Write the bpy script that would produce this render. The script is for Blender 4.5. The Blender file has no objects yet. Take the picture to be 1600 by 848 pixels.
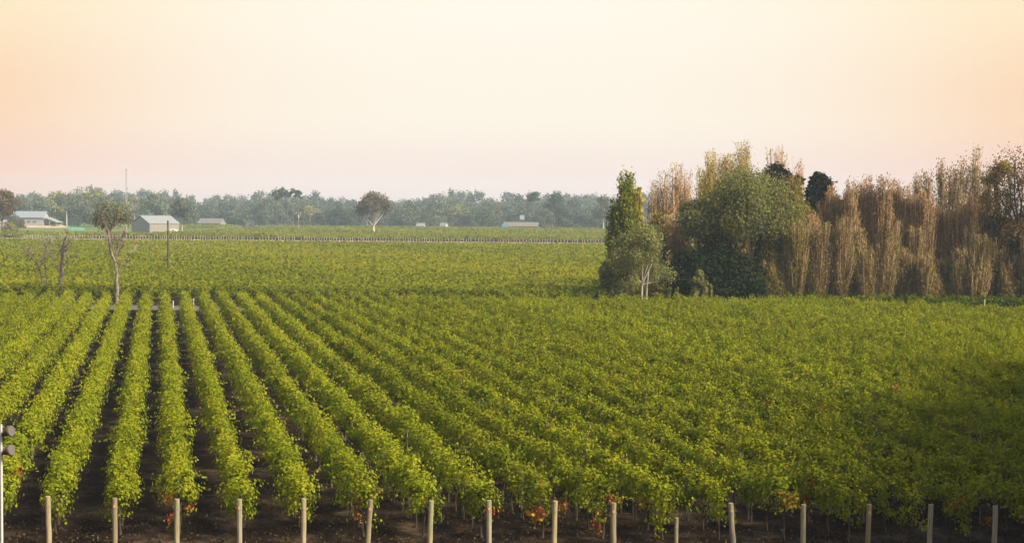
import bpy, math, random
import numpy as np
from mathutils import Matrix, Vector

R = math.radians
scene = bpy.context.scene
COL = scene.collection

# ------------------------------------------------------------------ camera, sky, sun, exposure
CAM_H, FPX, ROLL = 12.0, 2200.0, 0.5
cam_data = bpy.data.cameras.new("camera")
cam = bpy.data.objects.new("camera", cam_data)
COL.objects.link(cam)
cam_data.sensor_width = 36.0
cam_data.lens = 36.0 * FPX / 1600.0
cam_data.clip_start, cam_data.clip_end = 0.5, 12000
PITCH = math.atan(90.5 / FPX)
cam.matrix_world = Matrix.Translation((0, 0, CAM_H)) @ Matrix.Rotation(R(90) - PITCH, 4, 'X') @ Matrix.Rotation(R(ROLL), 4, 'Z')
scene.camera = cam

SUN_EL, SUN_AZ = R(38), R(120)          # azimuth from +Y towards +X: behind the camera, to the right
world = bpy.data.worlds.new("World")
scene.world = world
world.use_nodes = True
wn, wl = world.node_tree.nodes, world.node_tree.links
wn.clear()
def wnode(t, **kw):
    n = wn.new(t)
    for k, v in kw.items(): setattr(n, k, v)
    return n
out = wnode('ShaderNodeOutputWorld'); bg = wnode('ShaderNodeBackground')
STR = 0.12
bg.inputs['Strength'].default_value = STR
sky = wnode('ShaderNodeTexSky', sky_type='NISHITA', sun_disc=False, sun_elevation=SUN_EL, sun_rotation=SUN_AZ,
            air_density=1.0, dust_density=2.0, ozone_density=1.0)
geo = wnode('ShaderNodeTexCoord'); sep = wnode('ShaderNodeSeparateXYZ')
wl.new(geo.outputs['Generated'], sep.inputs[0])
def ramp(nodes, stops, interp='EASE'):
    n = nodes.new('ShaderNodeValToRGB'); n.color_ramp.interpolation = interp
    e = n.color_ramp.elements
    while len(e) > 1: e.remove(e[-1])
    e[0].position, e[0].color = stops[0][0], (*stops[0][1], 1)
    for p, c in stops[1:]:
        x = e.new(p); x.color = (*c, 1)
    return n
K = 0.462 / STR
def sc(c, k=1.0): return tuple(v * k for v in c)
mr = wnode('ShaderNodeMapRange'); mr.inputs[1].default_value = 0.0; mr.inputs[2].default_value = 0.5
wl.new(sep.outputs['Z'], mr.inputs[0])
# dusk glow: pink belt at the horizon rising to cream
core = ramp(wn, [(0.0, (.90, .745, .70)), (.05, (.99, .81, .73)), (.14, (1.04, .94, .80)), (.30, (1.06, 1.0, .88)), (1.0, (.8, .83, .85))])
side = ramp(wn, [(0.0, (.84, .62, .55)), (.05, (.99, .605, .48)), (.14, (1.02, .69, .45)), (.30, (1.04, .86, .58)), (1.0, (.8, .83, .85))])
wl.new(mr.outputs[0], core.inputs[0]); wl.new(mr.outputs[0], side.inputs[0])
az = wnode('ShaderNodeMapRange', interpolation_type='SMOOTHSTEP'); az.inputs[1].default_value = 0.925; az.inputs[2].default_value = 1.0
wl.new(sep.outputs['Y'], az.inputs[0])
mixa = wnode('ShaderNodeMix', data_type='RGBA'); wl.new(az.outputs[0], mixa.inputs[0])
wl.new(side.outputs[0], mixa.inputs[6]); wl.new(core.outputs[0], mixa.inputs[7])
mul = wnode('ShaderNodeMix', data_type='RGBA', blend_type='MULTIPLY'); mul.inputs[0].default_value = 1.0
mul.inputs[7].default_value = (K, K, K, 1); wl.new(mixa.outputs[2], mul.inputs[6])
low = wnode('ShaderNodeMapRange', interpolation_type='SMOOTHSTEP'); low.inputs[1].default_value = 0.20; low.inputs[2].default_value = 0.6
low.inputs[3].default_value = 1.0; low.inputs[4].default_value = 0.25
wl.new(sep.outputs['Z'], low.inputs[0])
mixs = wnode('ShaderNodeMix', data_type='RGBA'); wl.new(low.outputs[0], mixs.inputs[0])
wl.new(sky.outputs[0], mixs.inputs[6]); wl.new(mul.outputs[2], mixs.inputs[7])
wl.new(mixs.outputs[2], bg.inputs['Color']); wl.new(bg.outputs[0], out.inputs['Surface'])

sun_data = bpy.data.lights.new("sun", 'SUN')
sun = bpy.data.objects.new("sun", sun_data); COL.objects.link(sun)
sun_data.energy = 5.0; sun_data.angle = R(15); sun_data.color = (1.0, .86, .60)
to_sun = Vector((math.sin(SUN_AZ) * math.cos(SUN_EL), math.cos(SUN_AZ) * math.cos(SUN_EL), math.sin(SUN_EL)))
sun.rotation_euler = to_sun.to_track_quat('Z', 'Y').to_euler()
sun.location = to_sun * 100

vs = scene.view_settings
vs.view_transform = 'Standard'; vs.look = 'None'; vs.gamma = 1; vs.use_curve_mapping = False
vs.exposure = 1.06
cy = scene.cycles
cy.max_bounces = 5; cy.diffuse_bounces = 3; cy.glossy_bounces = 1; cy.transmission_bounces = 3
cy.volume_bounces = 1; cy.transparent_max_bounces = 4; cy.caustics_reflective = False; cy.caustics_refractive = False

# ------------------------------------------------------------------ helpers
def yh(px): return 328.5 + (px - 247) * 0.00873           # the horizon's height in the photograph
def X(px, d): return (px - 800) / FPX * d
def Z(px, py, d): return CAM_H - (py - yh(px)) * d / FPX

def tag(o, label=None, cat=None, group=None, kind=None):
    if label: o['label'] = label
    if cat: o['category'] = cat
    if group: o['group'] = group
    if kind: o['kind'] = kind
    return o

def link(name, mesh, parent=None, loc=None):
    o = bpy.data.objects.new(name, mesh); COL.objects.link(o)
    if parent is not None: o.parent = parent
    if loc is not None: o.location = loc
    return o

def empty(name, loc, rz=0):
    o = bpy.data.objects.new(name, None); COL.objects.link(o)
    o.location = loc; o.rotation_euler = (0, 0, rz); o.empty_display_size = .3
    return o

def copy_tree(o, parent=None):
    kids = list(o.children)
    c = o.copy(); COL.objects.link(c); c.parent = parent
    for k in kids: copy_tree(k, c)
    return c

class MB:
    """collects rings, boxes and faces for one mesh"""
    def __init__(s): s.v, s.f = [], []
    def box(s, x0, x1, y0, y1, z0, z1):
        b = len(s.v)
        s.v += [(x0, y0, z0), (x1, y0, z0), (x1, y1, z0), (x0, y1, z0), (x0, y0, z1), (x1, y0, z1), (x1, y1, z1), (x0, y1, z1)]
        s.f += [tuple(b + i for i in q) for q in ((3, 2, 1, 0), (4, 5, 6, 7), (0, 1, 5, 4), (1, 2, 6, 5), (2, 3, 7, 6), (3, 0, 4, 7))]
    def poly(s, pts):
        b = len(s.v); s.v += [tuple(p) for p in pts]; s.f.append(tuple(range(b, b + len(pts))))
    def slab(s, pts, off):
        """a flat polygon with thickness: off is the offset vector of its second face"""
        n = len(pts); b = len(s.v); off = np.array(off)
        s.v += [tuple(p) for p in pts] + [tuple(np.array(p) + off) for p in pts]
        s.f.append(tuple(b + i for i in reversed(range(n)))); s.f.append(tuple(b + n + i for i in range(n)))
        for i in range(n):
            j = (i + 1) % n; s.f.append((b + i, b + j, b + n + j, b + n + i))
    def tube(s, pts, rad, n=6, jit=0.0, rng=None):
        pts = [np.array(p, float) for p in pts]; b = len(s.v)
        for i, p in enumerate(pts):
            t = pts[min(i + 1, len(pts) - 1)] - pts[max(i - 1, 0)]
            t = t / (np.linalg.norm(t) + 1e-9)
            ref = np.array((1., 0, 0)) if abs(t[0]) < .8 else np.array((0, 1., 0))
            u = np.cross(t, ref); u /= np.linalg.norm(u); w = np.cross(t, u)
            for k in range(n):
                a = 2 * math.pi * k / n; r = rad[i]
                if jit: r *= 1 + jit * (rng.random() - .5)
                s.v.append(tuple(p + r * (math.cos(a) * u + math.sin(a) * w)))
        for i in range(len(pts) - 1):
            for k in range(n):
                k2 = (k + 1) % n
                s.f.append((b + i * n + k, b + i * n + k2, b + (i + 1) * n + k2, b + (i + 1) * n + k))
        s.f.append(tuple(b + (len(pts) - 1) * n + k for k in range(n)))
        s.f.append(tuple(b + k for k in reversed(range(n))))
    def mesh(s, name, mat, smooth=False):
        m = bpy.data.meshes.new(name); m.from_pydata(s.v, [], s.f); m.materials.append(mat)
        if smooth: m.polygons.foreach_set('use_smooth', np.ones(len(m.polygons), bool))
        m.update(); return m
    def build(s, name, mat, parent=None, loc=None, smooth=False):
        return link(name, s.mesh(name, mat, smooth), parent, loc)

def unit(a): return a / (np.linalg.norm(a, axis=1, keepdims=True) + 1e-9)

def leaves(name, mat, cen, nor, size, tone, aspect=1.0, up=None, bend=.18):
    """many kite-shaped leaf faces as one mesh; tone is stored per face"""
    cen = np.asarray(cen, np.float32); N = len(cen); rng = np.random.default_rng(N)
    nor = unit(np.asarray(nor, np.float32))
    ref = rng.normal(size=(N, 3)) if up is None else np.asarray(up, np.float32) + .25 * rng.normal(size=(N, 3))
    a = unit(ref - nor * np.sum(ref * nor, 1, keepdims=True)); b = np.cross(nor, a)
    sz = np.broadcast_to(np.asarray(size, np.float32), (N,))[:, None] * .5
    asp = np.broadcast_to(np.asarray(aspect, np.float32), (N,))[:, None]
    j = lambda: rng.uniform(.75, 1.25, (N, 1))
    V = np.empty((N, 4, 3), np.float32)
    V[:, 0] = cen + a * sz * asp * j()
    V[:, 1] = cen + b * sz * j() + a * sz * asp * .2 + nor * sz * bend
    V[:, 2] = cen - a * sz * asp * j()
    V[:, 3] = cen - b * sz * j() + a * sz * asp * .2 + nor * sz * bend
    m = bpy.data.meshes.new(name)
    m.vertices.add(N * 4); m.vertices.foreach_set('co', V.ravel())
    m.loops.add(N * 4); m.loops.foreach_set('vertex_index', np.arange(N * 4, dtype=np.int32))
    m.polygons.add(N); m.polygons.foreach_set('loop_start', np.arange(0, N * 4, 4, dtype=np.int32))
    at = m.attributes.new('tone', 'FLOAT', 'FACE'); at.data.foreach_set('value', np.clip(tone, 0, 1).astype(np.float32))
    m.materials.append(mat); m.update(calc_edges=True)
    return m

# ------------------------------------------------------------------ materials
def base_mat(name):
    m = bpy.data.materials.new(name); m.use_nodes = True
    n, l = m.node_tree.nodes, m.node_tree.links
    return m, n, l, n['Principled BSDF'], n['Material Output']

def leaf_mat(name, stops, trans=.35, patch=.35, scale=.25, gloss=False):
    m, n, l, p, o = base_mat(name); n.remove(p)
    at = n.new('ShaderNodeAttribute'); at.attribute_name = 'tone'
    rp = ramp(n, stops, 'LINEAR'); 
    g = n.new('ShaderNodeNewGeometry'); nz = n.new('ShaderNodeTexNoise'); nz.inputs['Scale'].default_value = scale; nz.inputs['Detail'].default_value = 3
    l.new(g.outputs['Position'], nz.inputs['Vector'])
    oi = n.new('ShaderNodeObjectInfo')
    ad = n.new('ShaderNodeMath'); ad.operation = 'MULTIPLY_ADD'; ad.inputs[1].default_value = patch; l.new(nz.outputs[0], ad.inputs[0])
    sb = n.new('ShaderNodeMath'); sb.operation = 'SUBTRACT'; sb.inputs[1].default_value = patch * .5; l.new(at.outputs['Fac'], sb.inputs[0])
    l.new(sb.outputs[0], ad.inputs[2]); l.new(ad.outputs[0], rp.inputs[0])
    hs = n.new('ShaderNodeHueSaturation'); l.new(rp.outputs[0], hs.inputs['Color'])
    mv = n.new('ShaderNodeMapRange'); mv.inputs[3].default_value = .85; mv.inputs[4].default_value = 1.15
    l.new(oi.outputs['Random'], mv.inputs[0]); l.new(mv.outputs[0], hs.inputs['Value'])
    d = n.new('ShaderNodeBsdfDiffuse'); t = n.new('ShaderNodeBsdfTranslucent'); mx = n.new('ShaderNodeMixShader'); mx.inputs[0].default_value = trans
    l.new(hs.outputs[0], d.inputs[0]); l.new(hs.outputs[0], t.inputs[0]); l.new(d.outputs[0], mx.inputs[1]); l.new(t.outputs[0], mx.inputs[2])
    l.new(mx.outputs[0], o.inputs['Surface'])
    return m

def plain(name, col, rough=.8, var=.25, scale=6.0, stretch=None, metal=0):
    m, n, l, p, o = base_mat(name)
    tc = n.new('ShaderNodeTexCoord'); nz = n.new('ShaderNodeTexNoise'); nz.inputs['Scale'].default_value = scale; nz.inputs['Detail'].default_value = 6
    src = tc.outputs['Object']
    if stretch:
        mp = n.new('ShaderNodeMapping'); mp.inputs['Scale'].default_value = stretch; l.new(src, mp.inputs[0]); src = mp.outputs[0]
    l.new(src, nz.inputs['Vector'])
    rp = ramp(n, [(.3, sc(col, 1 - var)), (.7, sc(col, 1 + var))], 'LINEAR')
    l.new(nz.outputs[0], rp.inputs[0]); l.new(rp.outputs[0], p.inputs['Base Color'])
    p.inputs['Roughness'].default_value = rough; p.inputs['Metallic'].default_value = metal
    if rough > .75: p.inputs['Specular IOR Level'].default_value = .15
    return m

VINE = leaf_mat('vine_leaf', [(0, (.055, .09, .008)), (.35, (.155, .185, .011)), (.62, (.232, .242, .014)), (.82, (.30, .28, .018)), (.89, (.30, .17, .03)), (.94, (.25, .075, .03)), (1, (.18, .032, .022))], .32, .12, .5)
VINE_FAR = leaf_mat('vine_leaf_far', [(0, (.06, .09, .008)), (.4, (.15, .17, .012)), (.75, (.225, .215, .015)), (.9, (.25, .19, .02)), (1, (.30, .12, .03))], .4, .35, .06)
GUM = leaf_mat('gum_leaf', [(0, (.075, .088, .03)), (.5, (.16, .168, .056)), (1, (.26, .25, .085))], .36)
GUM_RUST = leaf_mat('gum_leaf_rust', [(0, (.07, .045, .02)), (.5, (.12, .075, .03)), (1, (.19, .12, .05))], .25)
POPLAR = leaf_mat('poplar_leaf', [(0, (.07, .095, .014)), (.5, (.16, .18, .025)), (1, (.28, .26, .035))], .35)
YELLOW = leaf_mat('poplar_leaf_yellow', [(0, (.26, .23, .05)), (.5, (.42, .34, .08)), (1, (.56, .45, .12))], .5)
PINKISH = leaf_mat('twig_leaf_pale', [(0, (.30, .21, .11)), (.5, (.44, .31, .17)), (1, (.55, .41, .23))], .45)
BROWN = leaf_mat('casuarina_brown', [(0, (.17, .105, .040)), (.5, (.29, .185, .075)), (1, (.40, .265, .115))], .42)
OLIVE = leaf_mat('casuarina_olive', [(0, (.095, .084, .017)), (.5, (.19, .155, .032)), (1, (.29, .225, .05))], .3)
LOWBROWN = leaf_mat('sapling_leaf', [(0, (.12, .094, .032)), (.5, (.215, .165, .057)), (1, (.31, .235, .085))], .42, .5, .3)
DRYGUM = leaf_mat('gum_leaf_dry', [(0, (.07, .07, .035)), (.5, (.125, .12, .06)), (1, (.19, .175, .09))], .25)
DARK = leaf_mat('dark_leaf', [(0, (.010, .014, .006)), (.5, (.018, .024, .010)), (1, (.034, .042, .016))], .15)
BLACK = leaf_mat('dark_pine_leaf', [(0, (.010, .010, .008)), (.5, (.018, .017, .012)), (1, (.03, .028, .018))], .1)
FAR_A = leaf_mat('far_gum_leaf', [(0, (.05, .065, .048)), (.5, (.095, .11, .078)), (1, (.15, .158, .10))], .2)
FAR_B = leaf_mat('far_dark_leaf', [(0, (.035, .050, .038)), (.5, (.06, .08, .055)), (1, (.10, .12, .07))], .2)
FAR_C = leaf_mat('far_pale_leaf', [(0, (.10, .115, .045)), (.5, (.17, .175, .06)), (1, (.26, .24, .08))], .2)
FAR_D = leaf_mat('far_rust_leaf', [(0, (.075, .065, .045)), (.5, (.125, .102, .068)), (1, (.19, .145, .09))], .2)
BARK = plain('bark_pale', (.42, .38, .33), .9, .35, 3, (1, 1, .3))
BARK_W = plain('bark_white', (.40, .37, .34), .9, .2, 3, (1, 1, .3))
BARK_D = plain('bark_brown', (.15, .11, .085), .95, .4, 3, (1, 1, .3))
BARK_P = plain('bark_pinkish', (.46, .31, .22), .9, .3, 3, (1, 1, .2))
BARK_G = plain('bark_grey_mottled', (.16, .13, .115), .9, .75, 3.5, (1, 1, .45))
VWOOD = plain('vine_wood', (.05, .037, .03), .95, .4, 9, (1, 1, .3))
POSTW = plain('post_wood', (.24, .20, .125), .85, .32, 5, (6, 6, .35))
STEEL = plain('trellis_steel', (.16, .16, .155), .55, .2, 4)
WHITE = plain('white_paint', (.40, .39, .37), .7, .06, 3)
ORANGE = plain('orange_mark', (.75, .28, .04), .7, .15, 20)

def ground_mat():
    m, n, l, p, o = base_mat('soil')
    g = n.new('ShaderNodeNewGeometry')
    a = n.new('ShaderNodeTexNoise'); a.inputs['Scale'].default_value = .35; a.inputs['Detail'].default_value = 8; a.inputs['Roughness'].default_value = .65
    b = n.new('ShaderNodeTexNoise'); b.inputs['Scale'].default_value = 4.5; b.inputs['Detail'].default_value = 8; b.inputs['Roughness'].default_value = .7
    l.new(g.outputs['Position'], a.inputs['Vector']); l.new(g.outputs['Position'], b.inputs['Vector'])
    r1 = ramp(n, [(.3, (.009, .0055, .004)), (.5, (.016, .0095, .0065)), (.58, (.044, .029, .019)), (.72, (.12, .088, .058))], 'LINEAR')
    r2 = ramp(n, [(.3, (.45, .45, .45)), (.6, (1, 1, 1)), (.75, (1.5, 1.45, 1.3))], 'LINEAR')
    l.new(a.outputs[0], r1.inputs[0]); l.new(b.outputs[0], r2.inputs[0])
    mm = n.new('ShaderNodeMix'); mm.data_type = 'RGBA'; mm.blend_type = 'MULTIPLY'; mm.inputs[0].default_value = 1
    l.new(r1.outputs[0], mm.inputs[6]); l.new(r2.outputs[0], mm.inputs[7]); l.new(mm.outputs[2], p.inputs['Base Color'])
    p.inputs['Roughness'].default_value = 1.0; p.inputs['Specular IOR Level'].default_value = .05
    bp = n.new('ShaderNodeBump'); bp.inputs['Strength'].default_value = .6; bp.inputs['Distance'].default_value = .1
    l.new(b.outputs[0], bp.inputs['Height']); l.new(bp.outputs[0], p.inputs['Normal'])
    return m
SOIL = ground_mat()
GRAVEL = plain('track_gravel', (.10, .09, .08), .95, .25, 1.2)
DIRT = plain('pale_dirt', (.34, .24, .18), .95, .25, .5)
PADDOCK = plain('paddock_grass', (.09, .115, .025), .95, .35, .08)

# ------------------------------------------------------------------ ground
def sheet(name, x0, x1, y0, y1, z, mat, nx=1, ny=1):
    mb = MB(); mb.poly([(x0, y0, z), (x1, y0, z), (x1, y1, z), (x0, y1, z)])
    return tag(mb.build(name, mat), kind='structure')
sheet('ground', -1900, 1900, -200, 2200, 0, SOIL)
sheet('farm_track', -90, 40, 169.8, 177.5, .004, GRAVEL)
sheet('headland', -290, 120, 520, 589.5, .004, DIRT)
sheet('paddock', -600, -190, 600, 1300, .004, PADDOCK)

# ------------------------------------------------------------------ vine rows of the near block
S = 2.25
Y0 = 50.5
TX = 553 / FPX                         # rows run back and slightly to the left
COSR = 1 / math.sqrt(1 + TX * TX)
YEND = 168.0
ROWL = (YEND - Y0) / COSR

def vine_foliage(seed, L=ROWL, s_start=0.9, red_end=0, yellow_tail=0, skirt=0.0):
    rng = np.random.default_rng(seed)
    vv = np.clip(rng.normal(1, .24, int(L / 1.6) + 4), .45, 1.45)       # vigour of every single vine
    vt = rng.normal(0, .07, len(vv))
    C, Nn, Sz, T = [], [], [], []
    def clumps(s0, s1, per_m, nl, size, rad):
        if s1 <= s0: return
        k = int((s1 - s0) * per_m)
        s = rng.uniform(s0, s1, k)
        vi = (s / 1.6).astype(int); s = np.maximum(s0, (vi + .5) * 1.6 + np.clip(s - (vi + .5) * 1.6 + rng.normal(size=k) * .1, -1.1, 1.1) * .80)
        # vigour of each vine along the row
        vig = vv[vi] * (1 + .06 * np.sin(s * .31 + rng.uniform(0, 6))) * (1 - .48 * (np.abs(s - (vi + .5) * 1.6) / .8) ** 2)
        th = rng.uniform(-.22 * math.pi, 1.22 * math.pi, k)
        r = rng.uniform(.62, 1.06, k)
        cx = .40 * vig * np.cos(th) * r
        up = np.sin(th)
        cz = 1.36 + np.where(up > 0, .72 * up * vig, (.62 + skirt + .50 * np.exp(-((s - s_start) / 3.5) ** 2)) * up) * r
        sp = rng.random(k) < .10           # shoots that stand clear of the canopy
        cz = cz + np.where(sp & (up > .3), rng.uniform(.1, .4, k), 0)
        cx = cx + np.where(sp & (up < .5), np.sign(np.cos(th)) * rng.uniform(.1, .45, k), 0)
        ct = rng.normal(.42, .09, k) + vt[vi]
        cr = rng.random(k)
        ct = np.where(cr > .9955, rng.uniform(.85, .98, k), ct)
        if red_end:
            ct = np.where((s < s_start + 1.0) & (cz < 1.75) & (rng.random(k) < red_end), rng.uniform(.84, 1.0, k), ct)
        if yellow_tail:
            ct = ct + np.clip((s - (L - yellow_tail)) / yellow_tail, 0, 1) * rng.uniform(.25, .55, k)
        idx = np.repeat(np.arange(k), nl); M = len(idx)
        g = rng.normal(size=(M, 3)) * rad * np.array((1, 1.1, .85))
        c = np.stack([cx[idx], s[idx], cz[idx]], 1) + g
        c[:, 2] = np.maximum(c[:, 2], np.where(c[:, 1] < s_start + 4, .22, .45 - skirt))
        outw = np.stack([np.cos(th[idx]), np.zeros(M), np.sin(th[idx]) * .8 + .35], 1)
        C.append(c); Nn.append(outw * .9 + g / rad * .25 + rng.normal(size=(M, 3)) * .34)
        Sz.append(rng.uniform(.7, 1.3, M) * size); T.append(ct[idx] + rng.normal(size=M) * .04 + g[:, 2] / rad * .03)
    a, b = s_start + 22, s_start + 60
    clumps(s_start, min(a, L), 15, 30, .118, .14)
    clumps(a, min(b, L), 12, 28, .135, .16)
    clumps(b, L, 10, 24, .155, .17)
    # upright shoots standing out of the top of the canopy
    k = int(L * 4.0); ss = rng.uniform(s_start, L, k); nl = 7
    far = np.clip((ss - 20) / 60, 0, 1)
    hh = rng.uniform(.22, .62, k); x0 = rng.normal(0, .22, k); lx = rng.normal(0, .12, k); ly = rng.normal(0, .12, k)
    t = np.linspace(.0, 1, nl)[None, :]
    vi = (ss / 1.6).astype(int); zt = 1.36 + .60 * vv[vi]
    c = np.stack([x0[:, None] + lx[:, None] * t, ss[:, None] + ly[:, None] * t, zt[:, None] + hh[:, None] * t], 2).reshape(-1, 3) + rng.normal(size=(k * nl, 3)) * .05
    nn = rng.normal(size=(k * nl, 3)) * np.array((1, 1, .5)) + np.array((0, -.2, .2))
    C.append(c); Nn.append(nn); Sz.append(np.repeat(.10 + .04 * far, nl) * rng.uniform(.7, 1.2, k * nl)); T.append(np.repeat(rng.normal(.47, .07, k) + vt[vi], nl))
    # a few long shoots arching into the lane
    k = int(L * .22); ss = rng.uniform(s_start, L, k); sd = rng.choice([-1, 1], k); ln = rng.uniform(.35, .8, k)
    for i in range(k):
        t = np.linspace(.0, 1, 14)
        c = np.stack([sd[i] * (.36 + ln[i] * t), ss[i] + .2 * t * rng.uniform(-1, 1), 1.5 + rng.uniform(-.1, .4) + .3 * t - .55 * t * t * ln[i]], 1) + rng.normal(size=(14, 3)) * .035
        C.append(c); Nn.append(rng.normal(size=(14, 3)) * .5 + np.array((0, 0, 1))); Sz.append(np.full(14, .13)); T.append(rng.normal(.5, .08, 14))
    return leaves('vine_foliage', VINE, np.concatenate(C), np.concatenate(Nn), np.concatenate(Sz), np.concatenate(T), 1.0)

def trunk_mesh(seed):
    rng = random.Random(seed); mb = MB()
    x = y = 0.0; pts = [(0, 0, -.05)]
    for z in (.25, .5, .75, .98):
        x += rng.uniform(-.05, .05); y += rng.uniform(-.06, .06); pts.append((x, y, z))
    mb.tube(pts, [.055, .042, .038, .04, .045], 6, .3, rng)
    for s in (-1, 1):
        mb.tube([(x, y, .95), (x + rng.uniform(-.05, .05), y + s * .35, 1.04), (x, y + s * .72, 1.03)], [.035, .028, .018], 5, .3, rng)
    return mb.mesh('vine_trunk', VWOOD)
TRUNKS = [trunk_mesh(i) for i in range(7)]
mb = MB(); mb.tube([(0, 0, -.1), (0, 0, 1.9)], [.035, .035], 6); LINEPOST = mb.mesh('line_post', STEEL)

ORD = ['zeroth', 'first', 'second', 'third', 'fourth', 'fifth', 'sixth', 'seventh', 'eighth', 'ninth', 'tenth', 'eleventh', 'twelfth',
       'thirteenth', 'fourteenth', 'fifteenth', 'sixteenth', 'seventeenth', 'eighteenth', 'nineteenth', 'twentieth', 'twenty-first',
       'twenty-second', 'twenty-third', 'twenty-fourth', 'twenty-fifth', 'twenty-sixth', 'twenty-seventh', 'twenty-eighth', 'twenty-ninth',
       'thirtieth', 'thirty-first', 'thirty-second', 'thirty-third', 'thirty-fourth', 'thirty-fifth', 'thirty-sixth']
POST_PX = [81, 183, 280, 378, 478, 577, 675, 768, 869, 962, 1060, 1151, 1258, 1359, 1455, 1557]
POST_LABEL = [
    'leftmost of the pale round wooden end posts along the bottom edge',
    'pale end post with orange mark, second from the left',
    'pale end post with bright red leaves hanging low beside it on the right',
    'greenish pale end post, fourth from the left, with small orange mark near its top',
    'straight pale end post, fifth from the left, darker seam near its middle',
    'pale end post leaning to the right with orange mark, sixth from the left',
    'plain straight end post seventh from the left, left of the photo centre',
    'plain end post with orange top mark, eighth from the left, near photo centre',
    'pale end post with red autumn leaves along its left side only',
    'stout pale end post with orange mark and dark red leaves on its left',
    'short thin weathered end post, lowest top of them all',
    'pale end post with orange mark tilting to the left, right of the short one',
    'pale end post with orange leaves on both sides, fourth from the right',
    'mottled end post with yellow lichen mark, third from the right',
    'plain dim end post second from the right',
    'rightmost of the wooden end posts, in the dark corner']
ROW_AT = [
    'leftmost end post', 'second end post from the left', 'end post with red leaves low on its right', 'fourth end post from the left',
    'fifth end post from the left', 'right-leaning sixth end post from the left', 'seventh end post from the left', 'eighth end post from the left',
    'end post with red leaves on its left side only', 'stout end post with dark red leaves', 'short thin end post', 'left-tilting end post with orange mark',
    'end post with orange leaves on both sides', 'third end post from the right', 'second end post from the right', 'rightmost end post']
RED_END = {2: .75, 8: .8, 9: .7, 12: .7, 15: .35, 7: .1, 5: .15}
shared = [vine_foliage(500 + i) for i in range(8)]
rr = random.Random(4)
for i in range(-8, 50):
    px = POST_PX[i] if 0 <= i < 16 else 81 + 98.4 * i
    x0 = X(px, Y0)
    if i < 0: lab = 'vine row, %s one left of the leftmost end post' % ORD[-i]
    elif i < 16: lab = 'vine row running back from the ' + ROW_AT[i]
    else: lab = 'vine row, %s one right of the rightmost end post' % ORD[i - 15]
    s0 = .9
    if i >= 20: s0 = max(.9, (x0 - 6 + TX * 50.5 - 50.5 * (.3636 + TX)) / (.3636 + TX) / COSR)
    if s0 > ROWL - max(0, min(28, (x0 - TX * (YEND - Y0) - 40) * 1.4)) / COSR - 3: continue      # wholly outside the frame
    row = empty('vine_row', (x0, Y0, 0), math.atan(TX))
    tag(row, lab, 'vine row', 'vine rows of the near block')
    xe = x0 - TX * (YEND - Y0)
    L = ROWL
    if xe > 40: L = ROWL - min(28, (xe - 40) * 1.4) / COSR
    if 0 <= i < 16: me = vine_foliage(100 + i, L, .5, RED_END.get(i, 0), 0, .3 if i < 6 else .18)
    elif L < ROWL or s0 > 1: me = vine_foliage(300 + i, L, s0, 0, 26 if xe > 42 else 0)
    else: me = shared[i % 8]
    link('foliage', me, row)
    if -3 <= i <= 18:
        for k in range(10 if i < 12 else 6):
            t = link('trunk', TRUNKS[rr.randrange(7)], row, (rr.uniform(-.06, .06), 1.3 + 1.6 * k, 0)); t.rotation_euler.z = rr.choice((0, math.pi)) + rr.uniform(-.1, .1)
        for k in range(4):
            link('line_post', LINEPOST, row, (0, 4.6 + 6.4 * k, rr.uniform(-.15, .05)))
POSTS = [POSTW, plain('post_wood_grey', (.21, .185, .135), .9, .4, 4, (6, 6, .3)), plain('post_wood_green', (.20, .185, .11), .9, .4, 5, (6, 6, .4)), plain('post_wood_dark', (.17, .14, .09), .9, .45, 4, (6, 6, .3))]
# wooden end posts
for i, px in enumerate(POST_PX):
    rng = random.Random(70 + i)
    h = 1.71 + rng.uniform(-.035, .04); r = .092
    if i == 10: h, r = 1.17, .068
    if i == 9: r = .104
    lean = {5: .075, 11: -.09, 0: -.03, 8: .02, 3: 0.0}.get(i, rng.uniform(-.03, .03))
    mb = MB()
    n = 7
    mb.tube([(lean * h * k / (n - 1) + (rng.uniform(-.006, .006)), 0, -.25 + (h + .25) * k / (n - 1)) for k in range(n)], [r * (1.04 - .05 * k / (n - 1)) for k in range(n)], 12, .05, rng)
    mb.tube([(lean * h, 0, h - .001), (lean * h, 0, h + .012)], [r * .98, r * .86], 12)
    # wrapped trellis wire
    p = mb.build('end_post', POSTS[i * 7 % 4], None, (X(px, Y0) + .0, Y0 - .45, 0), False)
    tag(p, POST_LABEL[i], 'post', 'wooden end posts of the near vine rows')
    w = MB(); a = [(lean * (h - .3) + (r + .008) * math.cos(t * math.pi / 6), (r + .008) * math.sin(t * math.pi / 6), h - .42 + .004 * t) for t in range(26)]
    w.tube(a, [.006] * 26, 4); w.build('wire_wrap', STEEL, p)
    if i in (1, 3, 5, 7, 9, 11, 13):
        t = MB(); zz = h - rng.uniform(.22, .30)
        t.slab([(lean * zz - .022, -r - .012, zz - .04), (lean * zz + .03, -r - .012, zz - .03), (lean * zz + .022, -r - .012, zz + .045), (lean * zz - .03, -r - .012, zz + .03)], (0, .03, 0))
        t.build('orange_mark', ORANGE, p)

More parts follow.
